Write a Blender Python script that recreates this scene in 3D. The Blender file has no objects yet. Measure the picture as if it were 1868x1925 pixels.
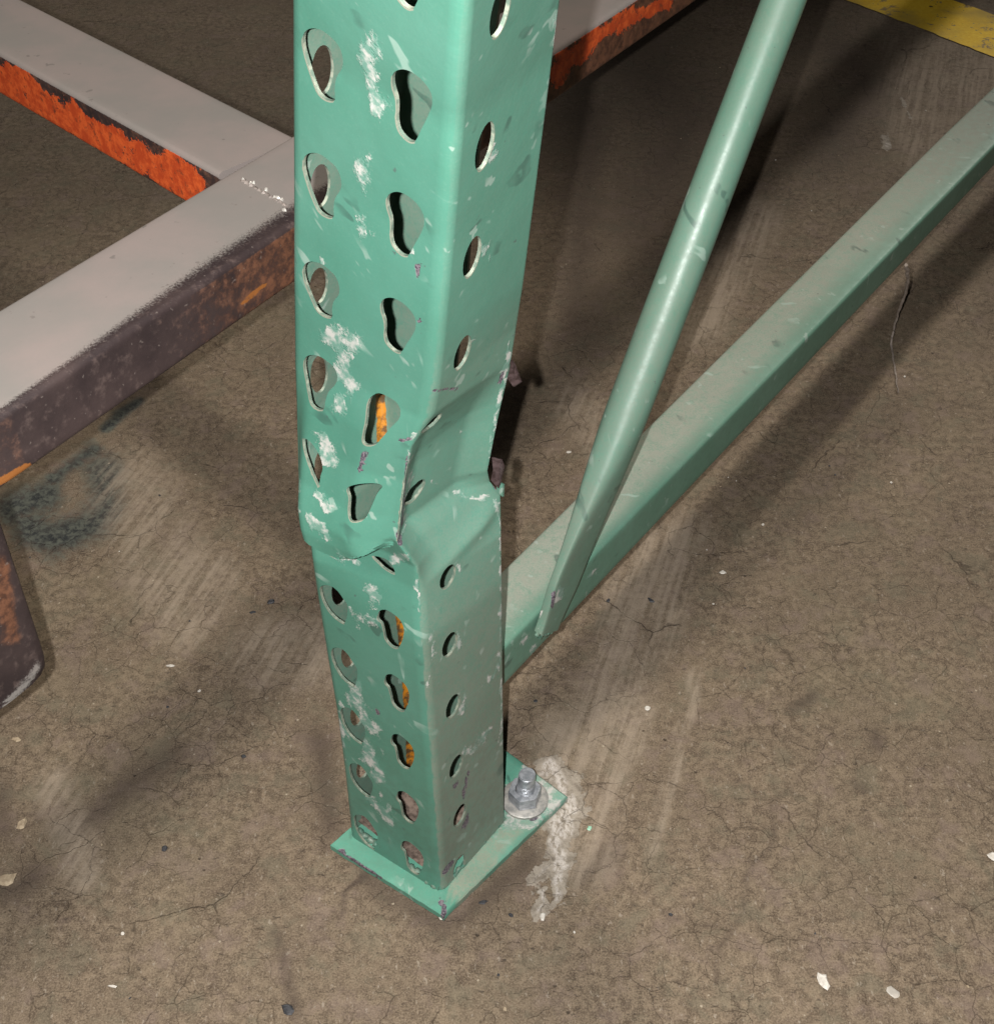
import bpy, math, random
from mathutils import Vector, noise
from mathutils.geometry import delaunay_2d_cdt
random.seed(7)
S = bpy.context.scene
COL = S.collection

# ------------------------------------------------------------------ camera
PF, PCX, PCY = 2381.0, 934.0, 962.5
TH = math.atan(2232.0 / 2381.0)
CT, ST = math.cos(TH), math.sin(TH)
CH = 0.70
cam_d = bpy.data.cameras.new('camera'); cam = bpy.data.objects.new('camera', cam_d)
COL.objects.link(cam)
cam.location = (0, 0, CH); cam.rotation_euler = (math.pi / 2 - TH, 0, 0)
cam_d.sensor_fit = 'HORIZONTAL'; cam_d.sensor_width = 36; cam_d.lens = 36 * PF / 1868
cam_d.clip_start = 0.02; cam_d.clip_end = 200
S.camera = cam

# ------------------------------------------------------------------ world and lamps
W = bpy.data.worlds.new('World'); S.world = W; W.use_nodes = True
W.node_tree.nodes['Background'].inputs[0].default_value = (1.0, 0.93, 0.84, 1)
W.node_tree.nodes['Background'].inputs[1].default_value = 0.02

def lamp(name, kind, loc, energy, color, size=None, target=None):
    l = bpy.data.lights.new(name, kind); l.energy = energy; l.color = color
    if kind == 'AREA':
        l.shape = 'RECTANGLE'; l.size, l.size_y = size
    else:
        l.shadow_soft_size = size
    o = bpy.data.objects.new(name, l); COL.objects.link(o); o.location = loc
    if target is not None:
        o.rotation_euler = (Vector(target) - Vector(loc)).to_track_quat('-Z', 'Y').to_euler()
    return o
# the phone's own flash, just left of its lens, and the hall's lamps high overhead
lamp('camera_flash', 'POINT', (-0.021, 0.0, CH + 0.002), 41, (1.0, 0.98, 0.95), 0.003)
_l = lamp('hall_lamp_overhead', 'SPOT', (-.22, .42, 3.2), 172, (1.0, 0.92, 0.80), 0.13, (-.06, .50, 0))
_l.data.spot_size = math.radians(31); _l.data.spot_blend = .6
_l = lamp('hall_lamp', 'SPOT', (-1.4, -0.95, 3.1), 85, (1.0, 0.91, 0.78), 0.11, (.06, .37, 0))
_l.data.spot_size = math.radians(29); _l.data.spot_blend = .6
_l = lamp('hall_lamp_far', 'SPOT', (1.9, 3.3, 2.6), 235, (1.0, 0.93, 0.84), 0.16, (.86, 1.13, 0))
_l.data.spot_size = math.radians(26); _l.data.spot_blend = .75
_l = lamp('hall_lamp_back', 'SPOT', (.7, 4.0, 3.0), 290, (1.0, 0.93, 0.84), 0.16, (-.62, 1.35, 0))
_l.data.spot_size = math.radians(21); _l.data.spot_blend = .8
S.view_settings.view_transform = 'Standard'; S.view_settings.look = 'None'
S.view_settings.exposure = -0.08; S.view_settings.gamma = 1

# ------------------------------------------------------------------ geometry helpers
def ray(p):
    x = (p[0] - PCX) / PF; y = -(p[1] - PCY) / PF
    return Vector((x, y * ST + CT, y * CT - ST))
def at(p, z=0.0):
    r = ray(p); t = (z - CH) / r.z
    return Vector((r.x * t, r.y * t, CH + r.z * t))
def px(P):
    v = P[2] - CH; dpt = P[1] * CT - v * ST
    return (PCX + PF * P[0] / dpt, PCY - PF * (P[1] * ST + v * CT) / dpt)
F0 = at((830, 1680)); D = (at((948, 1545)) - F0).normalized()
WV = Vector((-D.y, D.x, 0))
def sw(s, w, z=0.0):
    q = F0 + D * s + WV * w; return Vector((q.x, q.y, z))
def lerp_tab(tab, x):
    if x <= tab[0][0]:
        a, b = tab[0], tab[1]
    elif x >= tab[-1][0]:
        a, b = tab[-2], tab[-1]
    else:
        for a, b in zip(tab, tab[1:]):
            if a[0] <= x <= b[0]: break
    t = (x - a[0]) / (b[0] - a[0])
    if isinstance(a[1], (float, int)): return a[1] + (b[1] - a[1]) * t
    return a[1].lerp(b[1], t)
def sstep(a, b, x):
    t = min(1, max(0, (x - a) / (b - a))); return t * t * (3 - 2 * t)
def segd(p, a, b):
    ax, ay = b[0] - a[0], b[1] - a[1]; L = ax * ax + ay * ay or 1e-9
    t = min(1, max(0, ((p[0] - a[0]) * ax + (p[1] - a[1]) * ay) / L))
    return math.hypot(p[0] - a[0] - ax * t, p[1] - a[1] - ay * t)
def blob(p, strokes):
    m = 0
    for pts, r in strokes:
        if len(pts) == 1: dd = math.hypot(p[0] - pts[0][0], p[1] - pts[0][1])
        else: dd = min(segd(p, a, b) for a, b in zip(pts, pts[1:]))
        if dd < r: m = max(m, 1 - dd / r)
    return m

def mesh_obj(name, verts, faces, mats, parent=None, smooth=True, attr=None, fmat=None, angle=40):
    me = bpy.data.meshes.new(name); me.from_pydata([tuple(v) for v in verts], [], faces)
    if not isinstance(mats, (list, tuple)): mats = [mats]
    for m in mats: me.materials.append(m)
    if fmat:
        me.polygons.foreach_set('material_index', fmat)
    if attr is not None:
        ca = me.color_attributes.new('wear_shading', 'FLOAT_COLOR', 'POINT')
        flat = []
        for a in attr: flat += list(a)
        ca.data.foreach_set('color', flat)
    if smooth:
        me.polygons.foreach_set('use_smooth', [True] * len(me.polygons))
        me.update(); me.set_sharp_from_angle(angle=math.radians(angle))
    me.update()
    o = bpy.data.objects.new(name, me); COL.objects.link(o)
    if parent: o.parent = parent; o.matrix_parent_inverse = parent.matrix_world.inverted()
    return o
def thing(name, label, cat, loc, group=None):
    o = bpy.data.objects.new(name, None); COL.objects.link(o); o.empty_display_size = .02
    o.location = loc; o['label'] = label; o['category'] = cat
    if group: o['group'] = group
    bpy.context.view_layer.update()
    return o
def tag(o, label=None, cat=None, group=None, kind=None):
    if label: o['label'] = label
    if cat: o['category'] = cat
    if group: o['group'] = group
    if kind: o['kind'] = kind
    return o

def loft(sections, closed=True, caps=True):
    """sections: list of equally long point loops"""
    n = len(sections[0]); V = [p for s in sections for p in s]; Fc = []
    for i in range(len(sections) - 1):
        for j in range(n if closed else n - 1):
            k = (j + 1) % n
            Fc.append((i * n + j, i * n + k, (i + 1) * n + k, (i + 1) * n + j))
    if caps:
        Fc.append(tuple(reversed(range(n)))); Fc.append(tuple((len(sections) - 1) * n + j for j in range(n)))
    return V, Fc
def rrect(hw, hh, r, seg=4, div=8):
    """rounded rectangle loop (a,b) with subdivided flats"""
    pts = []
    cs = [(hw - r, hh - r, 0), (-hw + r, hh - r, 90), (-hw + r, -hh + r, 180), (hw - r, -hh + r, 270)]
    arcs = []
    for cx, cy, a0 in cs:
        arcs.append([(cx + r * math.cos(math.radians(a0 + 90 * k / seg)), cy + r * math.sin(math.radians(a0 + 90 * k / seg))) for k in range(seg + 1)])
    for i in range(4):
        pts += arcs[i]
        a = arcs[i][-1]; b = arcs[(i + 1) % 4][0]
        for k in range(1, div): pts.append((a[0] + (b[0] - a[0]) * k / div, a[1] + (b[1] - a[1]) * k / div))
    return pts

# ------------------------------------------------------------------ material helpers
class NT:
    def __init__(s, name):
        s.m = bpy.data.materials.new(name); s.m.use_nodes = True; s.t = s.m.node_tree
        s.b = s.t.nodes['Principled BSDF']; s.tc = s.t.nodes.new('ShaderNodeTexCoord')
        s.obj = s.tc.outputs['Object']
    def n(s, k, **kw):
        nd = s.t.nodes.new(k)
        for a, v in kw.items(): setattr(nd, a, v)
        return nd
    def lk(s, a, b): s.t.links.new(a, b)
    def set(s, sock, v):
        if isinstance(v, bpy.types.NodeSocket): s.lk(v, sock)
        elif v is not None:
            if isinstance(v, (tuple, list)) and len(v) == 3 and len(sock.default_value) == 4: v = (*v, 1)
            sock.default_value = v
    def noise(s, scale, detail=4, rough=.55, vec=None, dist=0, dims=None):
        nd = s.n('ShaderNodeTexNoise'); nd.inputs['Scale'].default_value = scale
        nd.inputs['Detail'].default_value = detail; nd.inputs['Roughness'].default_value = rough
        nd.inputs['Distortion'].default_value = dist
        s.lk(vec or s.obj, nd.inputs['Vector']); return nd.outputs['Fac']
    def voro(s, scale, feature='F1', vec=None, rnd=1):
        nd = s.n('ShaderNodeTexVoronoi', feature=feature); nd.inputs['Scale'].default_value = scale
        nd.inputs['Randomness'].default_value = rnd
        s.lk(vec or s.obj, nd.inputs['Vector']); return nd
    def math(s, op, a, b=None, c=None, clamp=False):
        nd = s.n('ShaderNodeMath', operation=op, use_clamp=clamp)
        s.set(nd.inputs[0], a); s.set(nd.inputs[1], b)
        if c is not None: s.set(nd.inputs[2], c)
        return nd.outputs[0]
    def ramp(s, fac, a, b, lo=0., hi=1.):
        nd = s.n('ShaderNodeMapRange', interpolation_type='SMOOTHSTEP')
        s.set(nd.inputs['Value'], fac); nd.inputs['From Min'].default_value = a; nd.inputs['From Max'].default_value = b
        nd.inputs['To Min'].default_value = lo; nd.inputs['To Max'].default_value = hi
        return nd.outputs['Result']
    def mix(s, fac, a, b, mode='MIX'):
        nd = s.n('ShaderNodeMix', data_type='RGBA', blend_type=mode)
        s.set(nd.inputs[0], fac); s.set(nd.inputs[6], a); s.set(nd.inputs[7], b)
        return nd.outputs[2]
    def attr(s):
        a = s.n('ShaderNodeAttribute', attribute_name='wear_shading'); sp = s.n('ShaderNodeSeparateColor')
        s.lk(a.outputs['Color'], sp.inputs[0])
        return sp.outputs[0], sp.outputs[1], sp.outputs[2], a.outputs['Alpha']
    def mapping(s, scale=(1, 1, 1), rot=(0, 0, 0), vec=None):
        m = s.n('ShaderNodeMapping'); m.inputs['Scale'].default_value = scale; m.inputs['Rotation'].default_value = rot
        s.lk(vec or s.obj, m.inputs['Vector']); return m.outputs[0]
    def warp(s, scale, amt, vec=None):
        nd = s.n('ShaderNodeTexNoise'); nd.inputs['Scale'].default_value = scale; nd.inputs['Detail'].default_value = 3
        s.lk(vec or s.obj, nd.inputs['Vector'])
        v = s.n('ShaderNodeVectorMath', operation='MULTIPLY_ADD'); s.lk(nd.outputs['Color'], v.inputs[0])
        v.inputs[1].default_value = (amt,) * 3; s.lk(vec or s.obj, v.inputs[2]); return v.outputs[0]
    def bump(s, h, strength, dist):
        nd = s.n('ShaderNodeBump'); nd.inputs['Strength'].default_value = strength; nd.inputs['Distance'].default_value = dist
        s.set(nd.inputs['Height'], h)
        s.lk(nd.outputs[0], s.b.inputs['Normal']); return nd
    def out(s, col, rough=.5, metal=0., spec=None):
        s.set(s.b.inputs['Base Color'], col); s.set(s.b.inputs['Roughness'], rough); s.set(s.b.inputs['Metallic'], metal)
        if spec is not None: s.set(s.b.inputs['Specular IOR Level'], spec)
        return s.m

def thr(t, attr, noise_, amp=.55, soft=.06, cut=.42):
    """attribute broken up by noise into a crisp ragged patch"""
    v = t.math('ADD', attr, t.math('MULTIPLY', t.math('SUBTRACT', noise_, .5), amp))
    v = t.ramp(v, cut - soft, cut + soft)
    return t.math('MULTIPLY', v, t.ramp(attr, 0.0, 0.06))

def mat_paint(name, base, base2, dustcol=(.20, .205, .165), rough=.36, grime=.18):
    t = NT(name); r, g, b, a = t.attr()
    n1 = t.noise(14, 4); n2 = t.noise(160, 5, .65); n3 = t.noise(900, 3, .6)
    col = t.mix(t.ramp(n1, .35, .7), base, base2)
    col = t.mix(t.math('MULTIPLY', t.ramp(n3, .5, .8), .18), col, (.14, .26, .20))
    # dust film, speckled
    dm = t.math('MULTIPLY', b, t.ramp(t.math('ADD', t.math('MULTIPLY', n2, .5), t.math('MULTIPLY', n3, .5)), .30, .60, .35, 1), clamp=True)
    col = t.mix(dm, col, dustcol)
    # fine pale scratches
    sc = t.noise(60, 3, .6, vec=t.mapping((1, 1, .16), (.3, .5, .2)))
    sc = t.math('MULTIPLY', t.ramp(sc, .68, .72), t.ramp(n1, .5, .62))
    col = t.mix(t.math('MULTIPLY', sc, .35), col, (.55, .66, .60))
    for sc_, ro, co, am_ in ((90, (.2, 1.1, .4), (.30, .40, .35), .5), (75, (1.2, .3, 2.2), (.028, .06, .05), .55), (140, (.7, .2, 1.4), (.34, .40, .36), .45)):
        q = t.noise(sc_, 2, .5, vec=t.mapping((1, 1, .06), vec=t.mapping((1, 1, 1), ro)))
        q = t.math('MULTIPLY', t.ramp(q, .645, .68), t.ramp(t.noise(26, 3, .6, vec=t.mapping((1, 1, 1), ro)), .50, .62))
        col = t.mix(t.math('MULTIPLY', q, am_), col, co)
    # grime wiped over the paint, heavier near the floor
    gz = t.n('ShaderNodeSeparateXYZ'); gg = t.n('ShaderNodeNewGeometry'); t.lk(gg.outputs['Position'], gz.inputs[0])
    gr_ = t.math('MULTIPLY', t.ramp(gz.outputs[2], .26, .0, .05, grime), t.ramp(t.math('ADD', t.math('MULTIPLY', n2, .6), t.math('MULTIPLY', t.noise(38, 5, .7), .4)), .44, .60))
    col = t.mix(gr_, col, (.045, .065, .048))
    # dark specks and chips
    sp = t.ramp(t.noise(230, 2, .5), .745, .775)
    col = t.mix(t.math('MULTIPLY', sp, .6), col, (.06, .07, .07))
    # white smears, with the fold ridge's highlight painted in
    wn = t.math('ADD', t.math('MULTIPLY', t.noise(85, 6, .72, vec=t.mapping((1, 1, .45), vec=t.warp(60, .008))), .7), t.math('MULTIPLY', n3, .3))
    wm = thr(t, t.math('MULTIPLY', r, 1.2), wn, 2.8, .12, .45)
    col = t.mix(t.math('MULTIPLY', wm, t.ramp(n2, .38, .56, .35, .85)), col, t.mix(t.ramp(n2, .42, .62), (.17, .26, .22), (.43, .41, .39)))
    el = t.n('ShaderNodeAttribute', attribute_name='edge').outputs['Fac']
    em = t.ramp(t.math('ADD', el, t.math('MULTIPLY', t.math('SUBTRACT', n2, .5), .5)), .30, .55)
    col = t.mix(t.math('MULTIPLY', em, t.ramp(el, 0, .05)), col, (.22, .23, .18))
    # bare steel, dark purple grey, where paint is knocked off
    gm = thr(t, g, t.noise(260, 4, .7), 1.0, .05, .45)
    col = t.mix(gm, col, t.mix(t.ramp(n3, .4, .6), (.05, .04, .055), (.17, .145, .165)))
    # orange streak on the inner wall
    am = thr(t, a, t.noise(180, 4, .7), .6, .08, .45)
    col = t.mix(am, col, t.mix(t.ramp(n2, .40, .60), (.08, .045, .02), (.46, .175, .012)))
    h = t.math('ADD', t.math('MULTIPLY', t.noise(420, 3), .25), t.math('MULTIPLY', wm, .6))
    h = t.math('SUBTRACT', h, t.math('MULTIPLY', gm, .6))
    h = t.math('ADD', h, t.math('MULTIPLY', t.noise(35, 2), 1.6))
    t.bump(h, .5, .0004)
    rr = t.math('ADD', rough, t.math('MULTIPLY', dm, .35)); rr = t.math('ADD', rr, t.math('MULTIPLY', wm, .35))
    rr = t.math('ADD', rr, t.math('MULTIPLY', t.math('SUBTRACT', n2, .5), .2), clamp=True)
    return t.out(col, rr)
M_green = mat_paint('green_rack_paint', (.054, .175, .128), (.068, .198, .150))
M_plate = mat_paint('green_plate_paint', (.065, .235, .17), (.085, .29, .215), (.27, .26, .20), .4, .12)
M_brace = mat_paint('green_brace_paint', (.070, .185, .132), (.095, .215, .16), (.27, .275, .23), .45)
M_tube = mat_paint('green_tube_paint', (.078, .180, .134), (.096, .205, .158), (.17, .175, .14), .33)

def mat_rim():
    t = NT('pale_cut_edge'); n = t.noise(300, 3)
    return t.out(t.mix(t.ramp(n, .4, .65), (.10, .14, .11), (.22, .24, .19)), .5)
M_rim = mat_rim()

def mat_frame():
    t = NT('rusty_dusty_steel'); r, g, b, a = t.attr()
    n1 = t.noise(18, 5, .6); n2 = t.noise(140, 5, .7); n3 = t.noise(700, 3, .6)
    dark = t.mix(t.ramp(n1, .35, .65), (.026, .018, .019), (.050, .034, .033))
    dark = t.mix(t.math('MULTIPLY', t.ramp(n2, .5, .75), .5), dark, (.14, .10, .09))
    rust = t.mix(t.ramp(n2, .35, .65), (.060, .027, .018), (.16, .070, .040))
    col = t.mix(thr(t, b, n2, .7, .22, .45), dark, rust)
    # small dark scale and pale nicks
    col = t.mix(t.math('MULTIPLY', t.ramp(t.noise(320, 2), .69, .74), .35), col, (.24, .20, .18))
    on = t.math('ADD', t.math('MULTIPLY', t.noise(42, 7, .70, vec=t.warp(40, .01)), .8), t.math('MULTIPLY', n3, .2))
    om = thr(t, g, on, 4.2, .05, .42)
    orange = t.mix(t.ramp(n2, .4, .62), (.48, .062, .016), (.70, .118, .028))
    orange = t.mix(t.ramp(t.noise(120, 5, .75), .55, .66), orange, (.20, .045, .02))
    col = t.mix(om, col, orange)
    # yellow-orange fresh rust
    am = thr(t, a, t.noise(170, 4, .7), .9, .12, .45)
    col = t.mix(t.math('MULTIPLY', am, .8), col, (.32, .115, .025))
    fine = t.math('ADD', t.math('MULTIPLY', n3, .55), t.math('MULTIPLY', t.noise(2200, 2), .45))
    dm = t.math('ADD', r, t.math('MULTIPLY', t.math('SUBTRACT', fine, .5), 1.1))
    dm = t.math('MULTIPLY', t.ramp(dm, .30, .62), t.ramp(r, .02, .15))
    dust = t.mix(t.ramp(n1, .3, .7), (.195, .180, .168), (.235, .196, .184))
    dust = t.mix(t.math('MULTIPLY', t.ramp(n3, .45, .7), .2), dust, (.20, .18, .17))
    dust = t.mix(t.ramp(t.noise(150, 2), .70, .76), dust, (.16, .14, .13))
    col = t.mix(dm, col, dust)
    h = t.math('ADD', t.math('MULTIPLY', n2, .8), t.math('MULTIPLY', om, .9))
    h = t.math('MULTIPLY', h, t.math('SUBTRACT', 1.0, t.math('MULTIPLY', dm, .8)))
    t.bump(h, .7, .0006)
    rr = t.math('ADD', .5, t.math('MULTIPLY', dm, .4), clamp=True)
    return t.out(col, rr, 0, .35)
M_frame = mat_frame()

def mat_floor():
    t = NT('stained_concrete'); r, g, b, a = t.attr()
    big = t.noise(3.2, 5, .6); mid = t.noise(22, 6, .62, dist=.4); fine = t.noise(150, 8, .78, dist=.3); gr = t.noise(900, 3, .65)
    col = t.mix(t.ramp(big, .32, .68), (0.107, 0.077, 0.051), (0.159, 0.116, 0.079))
    col = t.mix(t.ramp(mid, .30, .72), t.mix(.55, col, (0.075, 0.053, 0.035)), t.mix(.4, col, (0.186, 0.143, 0.095)))
    vary = t.ramp(t.noise(13, 4, .6), .35, .65, .60, 1.25)
    col = t.mix(t.math('ADD', .5, t.math('MULTIPLY', vary, t.math('SUBTRACT', t.ramp(fine, .38, .62), .5))), t.mix(.50, col, (0.046, 0.032, 0.022)), t.mix(.42, col, (0.247, 0.191, 0.134)))
    col = t.mix(t.math('MULTIPLY', t.ramp(gr, .48, .66), .45), col, (0.260, 0.206, 0.147))
    col = t.mix(t.math('MULTIPLY', t.ramp(gr, .47, .32), .55), col, (0.036, 0.026, 0.017))
    hue = t.noise(34, 5, .65)
    col = t.mix(t.math('MULTIPLY', t.ramp(hue, .52, .66), .38), col, (.175, .128, .108))
    col = t.mix(t.math('MULTIPLY', t.ramp(hue, .48, .36), .34), col, (.112, .104, .072))
    pale = t.noise(300, 4, .7, vec=t.mapping((1, .55, 1), (0, 0, .5)))
    col = t.mix(t.math('MULTIPLY', t.ramp(pale, .60, .68), .55), col, (.30, .255, .205))
    col = t.mix(t.math('MULTIPLY', t.ramp(t.noise(260, 4, .7, vec=t.mapping((.55, 1, 1), (0, 0, -.6))), .60, .69), .70), col, (.032, .024, .018))
    # greenish old film and violet tinge, broad
    col = t.mix(t.math('MULTIPLY', t.ramp(t.noise(5.5, 3), .5, .7), .18), col, (0.130, 0.115, 0.070))
    # grime, stains and shade painted into the floor colour
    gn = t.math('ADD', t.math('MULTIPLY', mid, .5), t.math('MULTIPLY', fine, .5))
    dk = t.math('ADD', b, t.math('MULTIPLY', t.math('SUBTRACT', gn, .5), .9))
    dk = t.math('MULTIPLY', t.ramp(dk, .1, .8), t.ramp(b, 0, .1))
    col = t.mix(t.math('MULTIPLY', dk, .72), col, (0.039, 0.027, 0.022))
    # blue-green oily stain
    st = t.math('ADD', g, t.math('MULTIPLY', t.math('SUBTRACT', gn, .5), 2.2))
    st = t.math('MULTIPLY', t.ramp(st, .2, .85), t.ramp(g, 0, .12))
    col = t.mix(t.math('MULTIPLY', st, .95), col, t.mix(t.ramp(fine, .4, .6), (0.012, 0.016, 0.019), (0.070, 0.078, 0.066)))
    # light scuffs, plus lit patches of floor painted pale
    sa_ = at((1110, 1560)); sb_ = at((1290, 1010)); sv = t.mapping((1, .06, 1), vec=t.mapping((1, 1, 1), (0, 0, math.atan2(sb_.x - sa_.x, sb_.y - sa_.y))))
    sn = t.noise(150, 4, .65, vec=sv)
    sm = t.math('MULTIPLY', a, t.ramp(t.math('ADD', t.math('MULTIPLY', sn, .62), t.math('MULTIPLY', gn, .38)), .40, .60, .15, 1))
    col = t.mix(t.math('MULTIPLY', sm, .85, clamp=True), col, (0.287, 0.233, 0.179))
    # white paint spill
    vc = t.voro(190, 'F1', t.warp(90, .012)); vs_ = t.n('ShaderNodeSeparateColor'); t.lk(vc.outputs['Color'], vs_.inputs[0])
    wn = t.math('ADD', t.math('MULTIPLY', t.noise(40, 5, .65), .62), t.math('MULTIPLY', t.math('ADD', .35, t.math('MULTIPLY', vs_.outputs[0], .3)), .38))
    wm = t.math('ADD', t.math('MULTIPLY', r, 1.15), t.math('MULTIPLY', t.math('SUBTRACT', wn, .5), 3.2))
    wm = t.math('MULTIPLY', t.ramp(wm, .36, .46), t.ramp(r, 0, .12))
    wm = t.math('MULTIPLY', wm, t.ramp(fine, .33, .50, .6, 1))
    film = t.mix(t.ramp(fine, .38, .6), (.205, .178, .145), (.285, .25, .208))
    col = t.mix(t.math('MULTIPLY', wm, .82), col, t.mix(t.math('MULTIPLY', t.ramp(r, .55, .9), t.ramp(pale, .40, .56)), film, (.50, .46, .425)))
    # hairline cracks, in broken networks
    wv = t.warp(30, .022, vec=t.warp(140, .004))
    c1 = t.voro(9.5, 'DISTANCE_TO_EDGE', wv).outputs['Distance']
    c2 = t.voro(34, 'DISTANCE_TO_EDGE', t.warp(60, .012, vec=t.warp(220, .003))).outputs['Distance']
    k1 = t.math('MULTIPLY', t.ramp(c1, .0060, .0015), t.ramp(t.noise(9, 5, .7), .52, .62))
    k2 = t.math('MULTIPLY', t.ramp(c2, .014, .003), t.ramp(t.noise(12, 5, .7), .44, .56))
    halo = t.math('MULTIPLY', t.ramp(c1, .04, .0), t.ramp(t.noise(9, 5, .7), .48, .60))
    ck = t.math('MAXIMUM', k1, t.math('MULTIPLY', k2, .6))
    col = t.mix(t.math('MULTIPLY', halo, .10), col, (0.052, 0.037, 0.024))
    col = t.mix(t.math('MULTIPLY', ck, .55), col, (0.029, 0.020, 0.014))
    # pits and pale grains
    pv = t.voro(75, 'F1'); pit = t.math('MULTIPLY', t.ramp(pv.outputs['Distance'], .11, .05), t.ramp(t.noise(60, 1), .60, .64))
    col = t.mix(t.math('MULTIPLY', pit, .7), col, (0.023, 0.017, 0.012))
    gv = t.voro(120, 'F1', vec=t.mapping((1, 1, 1), (0, 0, .7))); gw = t.math('MULTIPLY', t.ramp(gv.outputs['Distance'], .13, .06), t.ramp(t.noise(90, 1), .62, .66))
    col = t.mix(t.math('MULTIPLY', gw, .75), col, (0.358, 0.303, 0.230))
    h = t.math('ADD', t.math('MULTIPLY', fine, 1.0), t.math('MULTIPLY', mid, 1.2))
    h = t.math('ADD', h, t.math('MULTIPLY', gr, .5))
    h = t.math('SUBTRACT', h, t.math('MULTIPLY', ck, 1.6)); h = t.math('SUBTRACT', h, t.math('MULTIPLY', pit, 1.5))
    h = t.math('ADD', h, t.math('MULTIPLY', wm, .5))
    t.bump(h, .6, .0012)
    rr = t.math('SUBTRACT', .78, t.math('MULTIPLY', wm, .15)); rr = t.math('SUBTRACT', rr, t.math('MULTIPLY', st, .2))
    return t.out(col, rr, 0, .3)
M_floor = mat_floor()

def mat_line():
    t = NT('worn_yellow_floor_paint')
    n = t.noise(28, 6, .7, dist=.5); f = t.noise(210, 5, .7)
    y = t.mix(t.ramp(f, .35, .7), (.80, .50, .03), (.90, .62, .05))
    y = t.mix(t.ramp(t.noise(9, 4), .4, .7), y, (.45, .32, .07))
    w = t.ramp(t.math('ADD', t.math('MULTIPLY', n, .7), t.math('MULTIPLY', f, .3)), .555, .60)
    col = t.mix(t.math('MULTIPLY', w, .85), y, t.mix(t.ramp(f, .4, .6), (.11, .09, .07), (.22, .17, .12)))
    col = t.mix(t.ramp(t.noise(45, 4, .7), .66, .70), col, (.035, .03, .025))
    t.bump(f, .5, .0006)
    return t.out(col, .62, 0, .3)
M_line = mat_line()

def mat_simple(name, c1, c2, sc=120, rough=.5, metal=0., bump=.3):
    t = NT(name); n = t.noise(sc, 5, .65); f = t.noise(sc * 6, 3)
    col = t.mix(t.ramp(n, .35, .65), c1, c2); t.bump(t.math('ADD', n, t.math('MULTIPLY', f, .5)), bump, .0004)
    return t.out(col, rough, metal)
M_zinc = mat_simple('zinc_plating', (.26, .28, .31), (.44, .46, .50), 300, .36, .55, .5)
M_washer = mat_simple('worn_zinc_washer', (.24, .24, .23), (.42, .40, .37), 200, .5, .35, .5)
M_rust = mat_simple('torn_rusty_steel', (.035, .02, .02), (.09, .06, .062), 300, .6, .2, .8)
M_weld = mat_simple('painted_weld', (.05, .15, .11), (.14, .19, .15), 260, .45, 0, .8)
M_chipw = mat_simple('white_paint_flake', (.42, .39, .35), (.58, .55, .50), 300, .6)
M_chipd = mat_simple('black_rubber_crumb', (.015, .016, .02), (.05, .05, .055), 300, .6)
M_chipg = mat_simple('green_paint_flake', (.20, .42, .30), (.34, .52, .40), 300, .5)
M_chipb = mat_simple('tan_stone_crumb', (.24, .18, .12), (.36, .29, .2), 300, .8)
M_string = mat_simple('dusty_string', (.16, .13, .11), (.26, .22, .19), 300, .8)
M_bead = mat_simple('bright_weld_spatter', (.55, .52, .48), (.80, .78, .74), 260, .35, .4, .6)
M_under = mat_simple('dark_beam_weld', (.13, .11, .10), (.28, .24, .22), 200, .6, .1, .8)

# ------------------------------------------------------------------ floor
def axis(lo, hi, d0, d1, step):
    xs = []; x = d0
    while x < d1 - 1e-6: xs.append(x); x += step
    xs.append(d1); g = step; x = d1
    while x < hi: g *= 1.5; x = min(hi, x + g); xs.append(x)
    g = step; x = d0
    while x > lo: g *= 1.5; x = max(lo, x - g); xs.insert(0, x)
    return xs
WHITE = [([(1030, 1440), (1062, 1480), (1070, 1520), (1060, 1570)], 44), ([(1050, 1560), (1055, 1620)], 34), ([(1035, 1590), (1046, 1650), (1044, 1690)], 22), ([(1010, 1630), (1006, 1670), (1016, 1700)], 23), ([(1010, 1545), (1035, 1530)], 22),
         ([(1668, 190), (1720, 165)], 0.1), ([(1690, 232), (1720, 215)], 9), ([(1655, 278), (1680, 262)], 8)]
DARK = [([(1580, 110), (1640, 150), (1560, 250)], 150), ([(1180, 120), (1300, 220), (1200, 420)], 230), ([(1110, 200), (1080, 600)], 140),  # these broad strokes paint the shaded floor behind post and brace
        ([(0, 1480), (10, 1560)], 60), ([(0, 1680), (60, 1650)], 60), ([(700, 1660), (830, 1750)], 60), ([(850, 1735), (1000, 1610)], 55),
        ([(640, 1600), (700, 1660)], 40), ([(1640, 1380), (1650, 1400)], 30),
        ([(1490, 1330), (1530, 1310)], 32), ([(1610, 1470), (1625, 1485)], 25), ([(1100, 1640), (1150, 1600)], 60), ([(600, 1400), (620, 1560)], 70), ([(120, 1560), (330, 1420)], 60), ([(520, 1750), (560, 1905)], 30)]  # includes the beam's shadow band at lower left, painted dark
CRK = [([(1455, 1508), (1452, 1590), (1408, 1640), (1390, 1730), (1355, 1790), (1352, 1850)], 15), ([(1210, 1680), (1240, 1715), (1350, 1745)], 11), ([(1322, 1422), (1452, 1508), (1522, 1445)], 11),
       ([(650, 1745), (650, 1680), (690, 1650)], 8), ([(570, 970), (520, 1010)], 6)]
STAIN = [([(190, 890), (200, 940), (170, 990), (110, 1020), (60, 1000)], 75), ([(90, 930), (20, 960)], 60), ([(170, 850), (100, 900)], 40), ([(200, 800), (255, 755)], 18)]
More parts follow.
